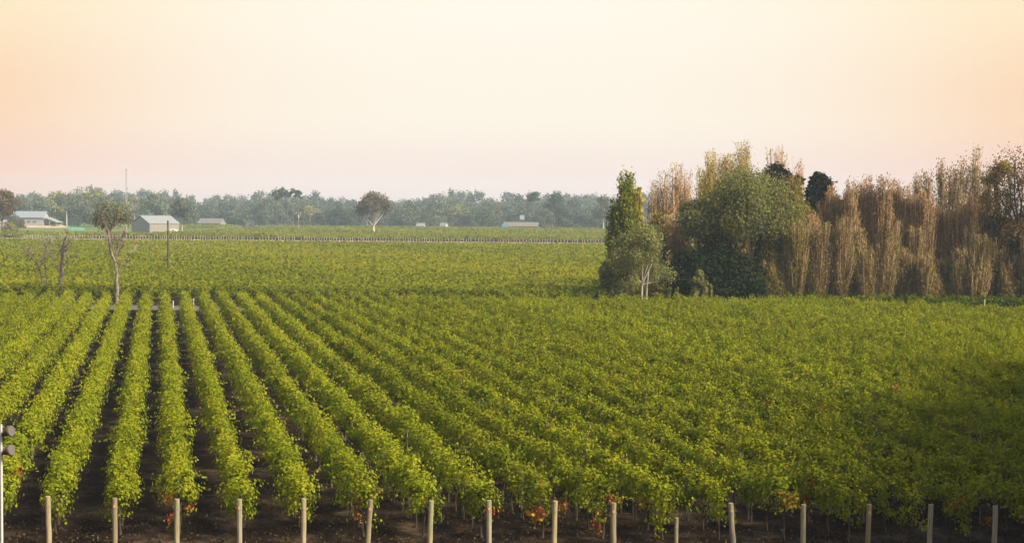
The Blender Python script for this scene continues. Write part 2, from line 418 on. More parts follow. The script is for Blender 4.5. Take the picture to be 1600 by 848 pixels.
rng = np.random.default_rng(77)
n_ = 9000
c = np.stack([rng.uniform(-26, 26, n_), 48.5 + rng.exponential(5, n_), rng.uniform(.01, .09, n_)], 1)
c[:, 2] = .01 + c[:, 2] * .5
c += np.repeat(rng.normal(size=(n_ // 30, 3)) * np.array((1.2, .6, 0)), 30, 0)
STRAW = leaf_mat('dry_grass', [(0, (.03, .02, .012)), (.5, (.075, .053, .03)), (.85, (.14, .105, .06)), (1, (.15, .05, .02))], .2)
tag(link('dry_grass', leaves('dry_grass', STRAW, c, rng.normal(size=(n_, 3)) + np.array((0, -.3, .3)), rng.uniform(.03, .085, n_), rng.normal(.30, .22, n_), 2.4)), 'dry straw and fallen leaves scattered on the dark soil between the posts', 'dry grass', kind='stuff')

# ------------------------------------------------------------------ cross rows at the right beyond the near block, and the middle block
def cross_row_mesh(seed, L, per_m, nl, size, tone=.42):
    rng = np.random.default_rng(seed)
    k = int(L * per_m); s = rng.uniform(0, L, k)
    vig = 1 + .12 * np.sin(s * 3.9) + .12 * np.sin(s * .5 + seed)
    th = rng.uniform(-.2 * math.pi, 1.2 * math.pi, k)
    cy_ = .55 * vig * np.cos(th); cz = 1.35 + .68 * np.sin(th) * vig
    idx = np.repeat(np.arange(k), nl); M = len(idx)
    g = rng.normal(size=(M, 3)) * .22
    c = np.stack([s[idx], cy_[idx], cz[idx]], 1) + g; c[:, 2] = np.maximum(c[:, 2], .4)
    nr = np.stack([np.zeros(M), np.cos(th[idx]), np.sin(th[idx]) + .4], 1) + rng.normal(size=(M, 3)) * .45
    t = np.repeat(rng.normal(tone, .1, k), nl) + rng.normal(size=M) * .1
    return leaves('vine_foliage', VINE_FAR, c, nr, rng.uniform(.7, 1.3, M) * size, t)
for k, (xa, xb, yy, tone, lab) in enumerate([  # low tones put the shaded look of these rows into the leaf colour
        (36, 80, 172.0, .08, 'dark green vine row running across at the foot of the brown trees'),
        (34, 80, 175.0, .12, 'second vine row running across, nearest the brown trees'),
        (-95, 14, 181.0, .30, 'shaded vine row running across just beyond the pale farm track')]):
    row = empty('vine_row', (xa, yy, 0)); tag(row, lab, 'vine row')
    link('foliage', cross_row_mesh(900 + k, xb - xa, 7, 16, .26, tone), row)
    for j in range(14):
        t = link('trunk', TRUNKS[j % 7], row, ((xb - xa) * (j + .5) / 14 if k < 2 else 28 + j * 4.4, 0, 0)); t.rotation_euler.z = math.pi / 2

def field(seed, y0, y1, xl, xr, spacing, per_m, size, along_x=True):
    rng = np.random.default_rng(seed); C, T = [], []
    y = y0
    while y < y1:
        a, b = xl(y), xr(y); f = (y0 / y) ** .6
        n = int((b - a) * per_m * f)
        x = rng.uniform(a, b, n); th = rng.uniform(-.15 * math.pi, 1.15 * math.pi, n)
        vig = 1 + .16 * np.sin(x * .35 + y) + .12 * np.sin(x * .09 + y * 2.1) + .1 * rng.normal()
        c = np.stack([x, y + .6 * np.cos(th) + rng.normal(size=n) * .12, 1.3 + .75 * np.sin(th) * vig + rng.normal(size=n) * .12], 1)
        C.append(c); T.append(rng.normal(.42 + .10 * rng.normal(), .13, n) + .08 * np.sin(x * .05 + y * .03))
        y += spacing * rng.uniform(.9, 1.1)
    C = np.concatenate(C); T = np.concatenate(T); M = len(C)
    sz = size * rng.uniform(.6, 1.3, M) * (C[:, 1] / y0) ** .5
    nr = rng.normal(size=(M, 3)) * .5 + np.array((0, -.35, .9))
    return C, nr, sz, T
c = field(1, 183.5, 478, lambda y: -.3636 * y - 16, lambda y: min(.075 * y + 34, 84), 2.4, 15, .38)
tag(link('vineyard_rows', leaves('vineyard_rows', VINE_FAR, *c)), 'flat green sea of vine rows between the farm track and the far line of posts', 'vineyard', kind='stuff')
c = field(2, 591, 1010, lambda y: -.3636 * y - 10, lambda y: .09 * y + 40, 3.2, 2.6, .9)
keep = ~((c[0][:, 0] < -.255 * c[0][:, 1]) & (c[0][:, 1] > 640)) & ~((c[0][:, 0] > -196) & (c[0][:, 0] < -160) & (c[0][:, 1] > 655))
tag(link('vineyard_rows', leaves('vineyard_rows', VINE_FAR, *[a[keep] for a in c])), 'hazy far vineyard block between the line of pale posts and the far trees', 'vineyard', kind='stuff')
# pale end posts along the near edge of the far block
mb = MB(); mb.tube([(0, 0, -.1), (0, 0, 1.75)], [.16, .15], 6); FARPOST = mb.mesh('end_post', plain('post_pale', (.26, .235, .20), .9, .15, 2))
rr = random.Random(9)
px = 38.0
while px < 945:
    d = 588.5
    o = link('end_post', FARPOST, None, (X(px, d), d, rr.uniform(-.6, .0)))
    o.scale = (rr.uniform(.7, 1.1),) * 2 + (1,)
    tag(o, 'tiny pale end post in the line along the near edge of the far vineyard', 'post', 'pale end posts of the far vineyard')
    px += rr.uniform(3.2, 5.4) * (2 if rr.random() < .08 else 1)

# ------------------------------------------------------------------ trees
def clump_leaves(rng, cen, rad, n, flat=.7):
    """n points in a lumpy ellipsoid shell; returns points and outward normals"""
    v = unit(rng.normal(size=(n, 3))); r = rng.uniform(.45, 1.0, (n, 1)) ** .6
    p = v * r * np.array((rad, rad, rad * flat))
    return p + cen, v

def gum_parts(seed, h, w, fork=.35, nclump=14, nleaf=260, leaf=.35, limbs=5, shell=.62, droop=1.3, tr=None, lean=0, twin=False, low=.42, emin=-.5, fuzz=.16, gap=0):
    rng = np.random.default_rng(seed); pr = random.Random(seed)
    tr = tr or h * .022
    mb = MB()
    fx = lean * h * fork
    top = np.array((fx, 0, h * fork))
    mb.tube([(0, 0, -.2), (fx * .4 + pr.uniform(-.1, .1), 0, h * fork * .5), tuple(top)], [tr * 1.25, tr, tr * .85], 8, .15, pr)
    if twin:
        mb.tube([(w * .09, .1, -.2), (w * .07 + .1, 0, h * fork * .6), (w * .12, 0, h * fork * 1.5)], [tr, tr * .8, tr * .5], 7, .15, pr)
    C, N, T = [], [], []
    cc = []
    for i in range(nclump):
        a = 2 * math.pi * (i * .618 + pr.uniform(-.08, .08)); e = pr.uniform(emin, 1.0)
        rr_ = shell * math.sqrt(max(0, 1 - max(e, 0) ** 2)) * pr.uniform(.55, 1.15)
        zc = h * ((low + 1) / 2 - .02) + e * h * (1 - low) * .40
        cc.append(np.array((fx + math.cos(a) * rr_ * w * .5 * 1.1, math.sin(a) * rr_ * w * .5 * 1.1, zc)))
    for i, c in enumerate(cc):
        rad = w * pr.uniform(.13, .23)
        p, v = clump_leaves(rng, c, rad, nleaf, pr.uniform(.6, .85)); C.append(p + rng.normal(size=p.shape) * rad * fuzz)
        N.append(v * .8 + rng.normal(size=v.shape) * .5 + np.array((0, 0, .25)))
        T.append(rng.normal(pr.uniform(.35, .65), .15, nleaf))
    order = sorted(range(nclump), key=lambda k: cc[k][2])
    for j in range(limbs):
        c = cc[order[int(j * (nclump - 1) / max(1, limbs - 1))]]
        mid = top * .45 + c * .55 + np.array((pr.uniform(-.4, .4), pr.uniform(-.4, .4), -.04 * h))
        mb.tube([tuple(top - np.array((0, 0, .3))), tuple(mid), tuple(c)], [tr * .6, tr * .4, tr * .14], 6, .2, pr)
    if gap:                                     # the trunk shows through an opening in the skirt of the crown
        for k in range(len(C)):
            P = C[k]; away = (P[:, 1] < .1 * w) & (P[:, 2] < gap * h) & (np.abs(P[:, 0] - .05 * w) < .15 * w)
            P[away, 2] += gap * h * .9
    for c in cc:
        b = top * .3 + c * .7
        mb.tube([tuple(b), tuple(c + np.array((0, 0, h * .03)))], [tr * .2, tr * .08], 4)
    return mb, np.concatenate(C), np.concatenate(N), rng.uniform(.7, 1.3, nclump * nleaf) * leaf, np.concatenate(T), 1.3

def strand_parts(seed, h, w, n=60, nleaf=40, leaf=.28, base=.08, lean=.16, length=.26, bare=0.0, tr=None, thick=.02, spread=.30, belly=.45, asp=2.0, lines=None):
    """upswept tree: many upright branches round a straight trunk; bare = share of each strand left without leaves"""
    rng = np.random.default_rng(seed); pr = random.Random(seed); tr = tr or h * .010
    mb = MB(); mb.tube([(0, 0, -.2), (pr.uniform(-.1, .1), 0, h * .5), (0, 0, h * .96)], [tr * 1.2, tr * .8, tr * .12], 7, .1, pr)
    C, N, T, U = [], [], [], []
    for i in range(n):
        z0 = h * (base + (1 - base - length * .9) * (i + pr.random()) / n)
        a = pr.uniform(0, 2 * math.pi); q = z0 / h
        prof = min(1, .35 + q / belly * .65) if q < belly else max(.12, 1 - ((q - belly) / (1 - belly)) ** 1.6)
        rad = w * .5 * prof * pr.uniform(.55, 1.1); ln = h * length * pr.uniform(.7, 1.2)
        ln = min(ln, h * 1.0 - z0)
        p0 = np.array((0, 0, z0)); p1 = np.array((math.cos(a) * rad * .75, math.sin(a) * rad * .75, z0 + ln * .45)); p2 = np.array((math.cos(a) * rad, math.sin(a) * rad, z0 + ln))
        mb.tube([tuple(p0), tuple(p1), tuple(p2)], [thick * 1.6, thick, thick * .5], 3)
        t = rng.uniform(bare if pr.random() < .8 else 0, 1, (nleaf, 1)) * .98 + .02
        c = np.where(t < .5, p0 + (p1 - p0) * t * 2, p1 + (p2 - p1) * (t - .5) * 2) + rng.normal(size=(nleaf, 3)) * np.array((spread, spread, spread * 1.3)) * (w / 4) ** .5
        C.append(c); v = rng.normal(size=(nleaf, 3)) * .7; v[:, 0] += math.cos(a) * .6; v[:, 1] += math.sin(a) * .6
        N.append(v); T.append(rng.normal(pr.uniform(.3, .7), .14, nleaf)); U.append(np.tile(np.array((math.cos(a) * .2, math.sin(a) * .2, 1.0)), (nleaf, 1)))
    return mb, np.concatenate(C), np.concatenate(N), rng.uniform(.7, 1.3, n * nleaf) * leaf, np.concatenate(T), asp, np.concatenate(U)

def shrub_parts(seed, h, w, n=26, nleaf=220, leaf=.3, rad=.2):
    rng = np.random.default_rng(seed); pr = random.Random(seed); mb = MB(); C, N, T = [], [], []
    for i in range(n):
        a = pr.uniform(0, 6.283); e = (i + .5) / n
        r_ = math.sqrt(max(.02, 1 - e * e)) * pr.uniform(.5, 1.0)
        c = np.array((math.cos(a) * r_ * w * .42, math.sin(a) * r_ * w * .42, h * (.08 + .80 * e * pr.uniform(.85, 1.08))))
        p, v = clump_leaves(rng, c, pr.uniform(.8, 1.25) * rad * min(w, h * 1.3), nleaf, .9); p = p + rng.normal(size=p.shape) * rad * min(w, h) * .22; p[:, 2] = np.maximum(p[:, 2], .05)
        C.append(p); N.append(v + rng.normal(size=v.shape) * .5); T.append(rng.normal(pr.uniform(.3, .7), .15, nleaf))
        mb.tube([(c[0] * .1, c[1] * .1, 0), tuple(c)], [.09, .03], 4)
    return mb, np.concatenate(C), np.concatenate(N), rng.uniform(.7, 1.3, n * nleaf) * leaf, np.concatenate(T), 1.2

def make_tree(name, parts, bark, leafm, loc, label=None, cat='tree', group=None, rz=0):
    t = empty(name, loc, rz)
    parts[0].build('trunk', bark, t)
    link('crown', leaves('crown', leafm, parts[1], parts[2], parts[3], parts[4], parts[5], parts[6] if len(parts) > 6 else None), t)
    return tag(t, label, cat, group)

def at(px, d): return (X(px, d), d, 0)
def H(px, top, d): return Z(px, top, d)
def W(wpx, d): return wpx * d / FPX
BELT = 'trees of the belt on the right'
sd = [1000]
def nxt(): sd[0] += 1; return sd[0]
def poplar(px, top, wpx, d, mat, bark, lab, name='poplar_tree', cat='poplar tree', **kw):
    a = dict(n=70, nleaf=46, leaf=.27); a.update(kw)
    return make_tree(name, strand_parts(nxt(), H(px, top, d), W(wpx, d), **a), bark, mat, at(px, d), lab, cat, BELT, rz=nxt() % 6)
def gum(px, top, wpx, d, mat, bark, lab, name='gum_tree', **kw):
    return make_tree(name, gum_parts(nxt(), H(px, top, d), W(wpx, d), **kw), bark, mat, at(px, d), lab, 'gum tree', BELT)
def shrub(px, top, wpx, d, mat, lab, name='shrub', **kw):
    return make_tree(name, shrub_parts(nxt(), H(px, top, d), W(wpx, d), **kw), BARK_D, mat, at(px, d), lab, 'shrub', BELT)

# left end of the belt
poplar(976, 270, 30, 187, POPLAR, BARK, 'tall dark green poplar at the left end of the tree belt', n=70, nleaf=130, leaf=.20, bare=0, spread=.46, length=.2)
poplar(964, 316, 30, 188, POPLAR, BARK, 'shorter green poplar just left of the tall one', n=56, nleaf=120, leaf=.20, spread=.48, length=.2)
poplar(985, 304, 22, 186.5, POPLAR, BARK, 'slim green poplar between the tall one and the golden one', n=44, nleaf=50, leaf=.30, spread=.4, length=.22)
poplar(993, 296, 26, 189, YELLOW, BARK, 'golden yellow poplar just right of the tall dark green one', n=50, nleaf=60, leaf=.34, spread=.32)
shrub(957, 352, 44, 187, POPLAR, 'leafy green bush-like tree at the very left edge of the belt', n=30, nleaf=380, leaf=.21, rad=.16)
shrub(952, 408, 34, 186, GUM, 'low grey green shrub at the foot of the left end of the belt', n=18)
gum(1004, 345, 82, 181, GUM, BARK_W, 'grey green gum sapling with two thin white trunks in front', fork=.30, nclump=28, nleaf=420, leaf=.17, limbs=7, twin=True, tr=.13, low=.16, shell=.8, emin=-.8, fuzz=.34, gap=.5)
shrub(972, 436, 36, 183, GUM, 'dull green shrub left of the two white trunks', n=16)
shrub(1032, 440, 26, 183, OLIVE, 'small olive shrub right of the two white trunks', n=14)
for px_, tp, lab in [(1021, 282, 'first sparse pinkish poplar right of the golden one'), (1037, 268, 'second sparse pinkish poplar, between two taller bare ones'),
                     (1055, 254, 'tallest sparse pinkish poplar left of the yellow group'), (1068, 262, 'sparse pinkish poplar closest to the yellow group')]:
    poplar(px_, tp, 24, 200, PINKISH, BARK_P, lab, n=80, nleaf=44, leaf=.125, bare=.25, thick=.035, length=.32, base=.12, asp=2.6)
poplar(1030, 330, 34, 194, OLIVE, BARK_P, 'olive brown poplar filling in behind the white-trunked sapling', n=60, nleaf=40, leaf=.3)
poplar(1062, 330, 34, 195, PINKISH, BARK_P, 'pale brown poplar low behind the dark shrubs', n=60, nleaf=36, leaf=.3)
for px_, tp, w_, lab in [(1097, 262, 30, 'leftmost and shortest of the yellow poplars behind the big gum'), (1114, 236, 34, 'broad yellow poplar second in the yellow group'),
                         (1134, 240, 30, 'yellow poplar in the middle of the yellow group'), (1157, 222, 34, 'tallest yellow poplar, right end of the yellow group')]:
    poplar(px_, tp, w_, 206, YELLOW, BARK_P, lab, n=120, nleaf=90, leaf=.135, bare=.05, thick=.03, asp=2.2)
gum(1172, 266, 128, 187, GUM, BARK_P, 'big rounded grey green gum with pale forked trunk', fork=.22, nclump=44, nleaf=620, leaf=.21, limbs=7, tr=.26, low=.36, shell=.80, fuzz=.34)
gum(1090, 308, 84, 189, GUM, BARK_P, 'smaller grey green gum with flat crown left of the big gum', fork=.40, nclump=20, nleaf=560, leaf=.21, low=.48, shell=.75, fuzz=.3)
poplar(1158, 330, 40, 197, OLIVE, BARK_P, 'olive poplar filling the gap behind the big gum trunk', n=60, nleaf=50, leaf=.32)
poplar(1128, 320, 36, 198, YELLOW, BARK_P, 'yellow poplar low between the two green gums', n=60, nleaf=50, leaf=.30)
shrub(1137, 358, 34, 188.5, YELLOW, 'yellow green bush between the two gums', n=16, nleaf=200, leaf=.3)
shrub(1074, 388, 78, 184, DARK, 'dark evergreen shrub, left one of the dark mass', n=34, nleaf=260)
shrub(1122, 372, 96, 185, DARK, 'tall dark evergreen shrub in the middle of the dark mass', n=38, nleaf=300)
shrub(1170, 404, 76, 184, DARK, 'dark evergreen shrub under the big gum, right of the dark mass', n=34, nleaf=260)
shrub(1186, 346, 56, 191, DARK, 'dark shrub behind the right side of the big gum trunk', n=24, nleaf=240)
shrub(1092, 418, 30, 180, GUM, 'low green bush in front of the dark shrubs', n=14)
for k, (px_, tp) in enumerate([(1046, 447), (1058, 450), (1086, 448), (1101, 444), (1111, 442)]):
    poplar(px_, tp, 8, 178, GUM, BARK_D, '%s from the left of five small pointed cypresses' % ORD[k + 1], name='cypress_tree', cat='cypress tree', n=26, nleaf=46, leaf=.16, base=.02, length=.3, belly=.15, spread=.09)
# dark trees and bare tops behind the middle
for px_, tp, lab in [(1203, 230, 'left bare poplar top showing above the dark crowns'), (1219, 226, 'tallest bare pinkish poplar top above the dark crowns'), (1243, 246, 'lower bare poplar top right of the dark crowns')]:
    poplar(px_, tp, 22, 216, PINKISH, BARK_P, lab, n=90, nleaf=9, leaf=.18, bare=.3, thick=.035, length=.34, asp=2.6)
gum(1213, 254, 52, 206, BLACK, BARK_D, 'nearly black flat crown behind the big gum', name='dark_pine_tree', fork=.5, nclump=20, nleaf=300, leaf=.34, fuzz=.32, low=.60, shell=.75)
gum(1244, 270, 40, 207, BLACK, BARK_D, 'small nearly black crown between the two dark pines', name='dark_pine_tree', fork=.5, nclump=12, nleaf=260, leaf=.4, low=.6)
gum(1279, 257, 50, 205, BLACK, BARK_D, 'nearly black upright pine standing clear on the right of the dark group', name='dark_pine_tree', fork=.3, nclump=30, nleaf=280, leaf=.34, low=.30, shell=.62, fuzz=.34)
# olive and brown feathery trees
for k, (px_, tp, w_) in enumerate([(1207, 330, 44), (1224, 300, 40), (1240, 276, 38), (1256, 318, 36)]):
    poplar(px_, tp, w_, 185 + k, OLIVE, BARK_P, '%s from the left of the tall olive feathery trees' % ORD[k + 1], name='casuarina_tree', cat='casuarina tree', n=120, nleaf=120, leaf=.13, base=.0, asp=3.0, belly=.10, spread=.34)
tops = [(1270, 335), (1284, 318), (1297, 290), (1312, 304), (1327, 282), (1343, 286), (1352, 276), (1366, 292), (1380, 276), (1396, 282), (1411, 286), (1427, 302), (1446, 296), (1463, 322),
        (1480, 330), (1498, 322), (1516, 306), (1534, 320), (1553, 328), (1572, 332), (1592, 330), (1612, 325), (1632, 320)]
for k, (px_, tp) in enumerate(tops):
    poplar(px_, tp, 32, 186 + (k * 7) % 4, BROWN, BARK_P, '%s from the left of the orange brown feathery trees' % ORD[k + 1], name='casuarina_tree', cat='casuarina tree', n=120, nleaf=84, leaf=.105, base=.0, asp=3.4, thick=.045, spread=.27, length=.36, belly=.10)
rr = random.Random(21)
for k in range(33):
    px_ = 1208 + k * 12.6 + rr.uniform(-5, 5); tp = rr.uniform(335, 440)
    m = OLIVE if k < 5 else LOWBROWN
    poplar(px_, tp, rr.uniform(26, 40), 182 + rr.uniform(0, 3.2), m, BARK_P, '%s from the left of the slim feathery saplings fronting the belt' % ORD[k + 1], name='casuarina_sapling', cat='sapling', n=90, nleaf=84, leaf=.10, base=.0, length=.45, asp=3.4, spread=.30, thick=.04, belly=.08)
for k, (px_, tp, w_) in enumerate([(1432, 272, 18), (1448, 266, 18), (1469, 249, 26), (1487, 258, 22), (1503, 244, 26), (1521, 231, 22), (1541, 268, 24)]):
    poplar(px_, tp, w_, 193, LOWBROWN, BARK_P, '%s from the left of the tall thin half-bare trees' % ORD[k + 1], name='thin_tree', cat='tree', n=64, nleaf=44, leaf=.135, bare=.25, thick=.04, length=.24, spread=.4, base=.3, asp=2)
gum(1398, 288, 60, 204, DARK, BARK_D, 'dark crown peeping between the brown trees, left one', name='dark_pine_tree', fork=.3, nclump=18, nleaf=260, leaf=.42, low=.3)
gum(1312, 300, 40, 206, DARK, BARK_D, 'dark crown hidden behind the brown trees near the upright pine', name='dark_pine_tree', fork=.3, nclump=16, nleaf=260, leaf=.42, low=.3)
gum(1452, 316, 60, 203, DARK, BARK_D, 'dark crown peeping between the brown trees, under the thin half-bare trees', name='dark_pine_tree', fork=.3, nclump=18, nleaf=260, leaf=.42, low=.3)
gum(1510, 322, 90, 204, DARK, BARK_D, 'broad dark crown behind the thin half-bare trees', name='dark_pine_tree', fork=.3, nclump=20, nleaf=260, leaf=.42, low=.3)
g = gum(1556, 250, 46, 187, OLIVE, VWOOD, 'open gum carrying a round yellow green mistletoe ball', fork=.55, nclump=12, nleaf=220, leaf=.2, limbs=8, low=.5, shell=.9, fuzz=.4)
p, v = clump_leaves(np.random.default_rng(5), np.array((-.1, -2.6, H(1556, 262, 187))), .95, 700, .85)
link('mistletoe', leaves('mistletoe', YELLOW, p, v + np.random.default_rng(6).normal(size=v.shape) * .4, .26, np.full(700, .25)), g)
gum(1592, 224, 104, 184, GUM_RUST, VWOOD, 'tallest open gum at the right edge with fine bare twigs', fork=.5, nclump=30, nleaf=240, leaf=.19, limbs=12, low=.40, shell=.95, emin=-.9, fuzz=.4, tr=.3)
gum(1588, 318, 110, 190, DARK, BARK_D, 'broad dark tree under the tall gum at the right edge', name='dark_pine_tree', fork=.2, nclump=26, nleaf=280, leaf=.36, low=.25)
gum(1650, 250, 120, 186, OLIVE, BARK_D, 'gum just outside the right edge of the belt', fork=.4, nclump=26, nleaf=200, leaf=.34, low=.35)

# gums added out of frame beside the near block to shade its right-hand corner
for k, (xx, yy, hh) in enumerate([(28, 41.5, 17), (33, 46, 19), (35.5, 54, 21), (40, 63, 22), (45, 73, 20), (50, 83, 21)]):
    make_tree('gum_tree', gum_parts(400 + k, hh, 12, fork=.3, nclump=26, nleaf=240, leaf=.4, limbs=6, low=.2, shell=.75, fuzz=.25), BARK, GUM, (xx, yy, 0), '%s of the unseen gums added to shade the near vine block' % ('nearest' if k == 0 else ORD[k + 1] + ' nearest'), 'gum tree')

# ------------------------------------------------------------------ the bare and half-bare trees at the left by the track
def branch_tree(name, d, px0, base_py, paths, bark, label, cat='tree'):
    """limbs given as px, py, radius along each branch, all at the tree's own distance with some depth"""
    t = empty(name, (X(px0, d), d, 0)); mb = MB(); pr = random.Random(len(paths))
    for pts in paths:
        dy = 0; out_ = []
        for k, (a, b, r) in enumerate(pts):
            if k: dy += pr.uniform(-.5, .5)
            out_.append((X(a, d) - X(px0, d), dy, max(-.2, Z(a, b, d))))
        # refine with jitter
        fine, rad = [], []
        for k in range(len(out_) - 1):
            for q in (0, .34, .67):
                p0, p1 = np.array(out_[k]), np.array(out_[k + 1]); fine.append(p0 + (p1 - p0) * q + (np.array((pr.uniform(-1, 1), pr.uniform(-1, 1), 0)) * .09 if q else 0)); rad.append(.84 * (pts[k][2] * (1 - q) + pts[k + 1][2] * q))
        fine.append(np.array(out_[-1])); rad.append(.84 * pts[-1][2])
        mb.tube(fine, rad, 7, .25, pr)
        for k in range(2, len(fine)):              # fine dead twigs
            if fine[k][2] < 3.0: continue
            for q in range(3):
                a = np.array((pr.uniform(-1, 1), pr.uniform(-1, 1), pr.uniform(-.1, 1.1))); a /= np.linalg.norm(a); ln = pr.uniform(.4, 1.5)
                m_ = fine[k] + a * ln * .55 + np.array((0, 0, pr.uniform(-.08, .12))); e_ = fine[k] + a * ln
                mb.tube([fine[k], m_, e_], [.034, .025, .012], 4)
                mb.tube([m_, m_ + np.array((pr.uniform(-.4, .4), pr.uniform(-.4, .4), pr.uniform(0, .4)))], [.02, .010], 3)
    mb.build('trunk', bark, t)
    return tag(t, label, cat)
D1 = 179.5
t = branch_tree('gum_tree', D1, 182, 480, [
    [(181, 484, .34), (183, 450, .28), (181, 415, .24), (174, 390, .21), (170, 365, .18), (165, 350, .11), (159, 333, .06)],
    [(170, 368, .14), (174, 352, .14), (180, 338, .08), (184, 328, .05)],
    [(167, 358, .12), (160, 345, .09), (154, 333, .05)], [(172, 362, .12), (180, 350, .08), (190, 340, .05)],
    [(180, 412, .13), (182, 392, .09), (184, 378, .07), (181, 370, .04)], [(181, 404, .10), (189, 388, .08), (196, 378, .06), (194, 366, .04)],
    [(190, 387, .06), (188, 375, .04), (191, 362, .03)], [(182, 440, .07), (193, 415, .05), (202, 395, .035), (206, 388, .02)], [(173, 390, .08), (176, 380, .06), (172, 372, .04)]],
    BARK_G, 'leaning gum with mottled bare trunk and small round crown by the farm track', 'gum tree')
rng = np.random.default_rng(8); C, N, T = [], [], []
for (a, b, r) in [(150, 341, .5), (164, 322, .6), (182, 322, .6), (194, 334, .6), (160, 333, .8), (168, 326, .9), (178, 325, .9), (186, 331, .85), (191, 340, .7), (155, 343, .7), (166, 338, .8), (176, 338, .8), (184, 344, .7), (171, 348, .6), (152, 350, .4), (197, 347, .55), (160, 352, .4)]:
    p, v = clump_leaves(rng, np.array((X(a, D1) - X(182, D1), rng.uniform(-1, 1), Z(a, b, D1))), r, 105, .85); p = p + rng.normal(size=p.shape) * r * .6; C.append(p); N.append(v + rng.normal(size=v.shape) * .5); T.append(rng.normal(rng.uniform(.3, .6), .15, 105))
link('crown', leaves('crown', DRYGUM, np.concatenate(C), np.concatenate(N), .13, np.concatenate(T), 1.8), t)
D2 = 184.0
t = branch_tree('dead_tree', D2, 90, 470, [
    [(87, 474, .20), (89, 455, .20), (93, 430, .30), (95, 405, .26), (97, 385, .20), (103, 370, .12), (105, 360, .05)],
    [(93, 428, .10), (86, 410, .08), (78, 395, .06), (73, 390, .03)], [(96, 400, .10), (92, 388, .06), (91, 372, .03)], [(98, 388, .08), (106, 384, .05), (111, 376, .02)], [(95, 420, .06), (104, 405, .04), (114, 400, .015)],
    [(96, 396, .06), (104, 392, .04), (108, 386, .02)]],
    BARK_G, 'taller dead grey tree with broken trunk and shaggy twigs near the left edge', 'dead tree')
t = branch_tree('dead_tree', D2 + .8, 66, 470, [
    [(68, 472, .16), (66, 452, .15), (60, 425, .12), (58, 418, .10), (50, 405, .10), (42, 395, .09), (36, 386, .04)],
    [(49, 403, .05), (50, 397, .04), (44, 390, .02)],
    [(75, 450, .08), (71, 435, .07), (70, 412, .07), (71, 395, .08), (72, 384, .10), (70, 376, .04)], [(71, 386, .05), (75, 382, .04), (76, 378, .015)], [(68, 452, .08), (75, 446, .08)], [(60, 420, .05), (67, 408, .04), (71, 404, .02)]],
    BARK_G, 'shorter dead tree with forked leaning limbs at the far left', 'dead tree')

# ------------------------------------------------------------------ pole, mast, lights, pegs
def pole(name, px, top, d, r, mat, label, cat, z0=-.3):
    mb = MB(); h = Z(px, top, d); mb.tube([(0, 0, z0), (0, 0, h * .5), (0, 0, h)], [r, r * .9, r * .75], 8)
    return tag(mb.build(name, mat, None, (X(px, d), d, 0)), label, cat), h
o, h = pole('timber_pole', 262, 344, 238, .15, plain('pole_timber', (.06, .048, .04), .9), 'thin dark timber pole standing alone in the vines', 'pole')
mb = MB(); mb.box(-.16, .16, -.05, .05, h - 1.0, h - .25); mb.build('cross_bracket', BARK_D, o)
# lattice mast far behind
d = 1420; mt = plain('mast_steel', (.30, .27, .27), .6)
mast = empty('radio_mast', (X(197, d), d, 0)); tag(mast, 'thin tall radio mast rising above the far trees', 'radio mast')
mb = MB(); hh = Z(197, 265, d)
for a in range(3):
    q = a * 2.094; mb.tube([(math.cos(q) * .9, math.sin(q) * .9, -1), (math.cos(q) * .6, math.sin(q) * .6, hh)], [.22, .16], 4)
for k in range(26):
    z = hh * k / 26
    for a in range(3):
        q, q2 = a * 2.094, (a + 1) * 2.094; r0 = .9 - .3 * z / hh
        mb.tube([(math.cos(q) * r0, math.sin(q) * r0, z), (math.cos(q2) * r0, math.sin(q2) * r0, z + hh / 26)], [.1, .1], 3)
mb.build('lattice', mt, mast)
mb = MB(); mb.box(-.3, 1.6, -.6, .6, Z(197, 296, d), Z(197, 293, d)); mb.build('dish', mt, mast)
mb = MB(); mb.box(-1.0, 1.0, -.6, .6, hh - .8, hh + .6); mb.build('antenna', mt, mast)
# far slim power pole
o, h = pole('power_pole', 466, 331, 770, .2, plain('power_pole_wood', (.22, .2, .18), .9), 'slim power pole with white insulators in the far vineyard', 'power pole')
mb = MB(); mb.box(-1.3, 1.3, -.1, .1, h - .9, h - .6); mb.build('crossarm', BARK_D, o)
for sx in (-1.15, 1.15):
    mb = MB(); mb.tube([(sx, 0, h - .6), (sx, 0, h + .1)], [.14, .1], 6); mb.build('insulator', WHITE, o)
mb = MB(); mb.tube([(0, 0, h - 3.4), (0, 0, h - 1.8)], [.34, .34], 8); mb.build('transformer', WHITE, o)
# white marker pegs
for px_, b, tp, d, lab in [(270, 478, 470, 173.5, 'left one of two white pegs beside the pale farm track'), (302, 478, 467, 173.5, 'right one of two white pegs beside the pale farm track'),
                           (1540, 484, 468, 166, 'white peg before the dark vine row under the brown trees'), (1505, 498, 488, 158, 'white peg among the yellowing vine tops at right'), (1494, 493, 486, 160, 'shorter white peg among the yellowing vines at right')]:
    mb = MB(); mb.tube([(0, 0, -.1), (0, 0, Z(px_, tp, d))], [.07, .065], 8); mb.tube([(0, 0, Z(px_, tp, d) - .001), (0, 0, Z(px_, tp, d) + .03)], [.066, .03], 8)
    tag(mb.build('marker_peg', WHITE, None, (X(px_, d), d, 0)), lab, 'peg')
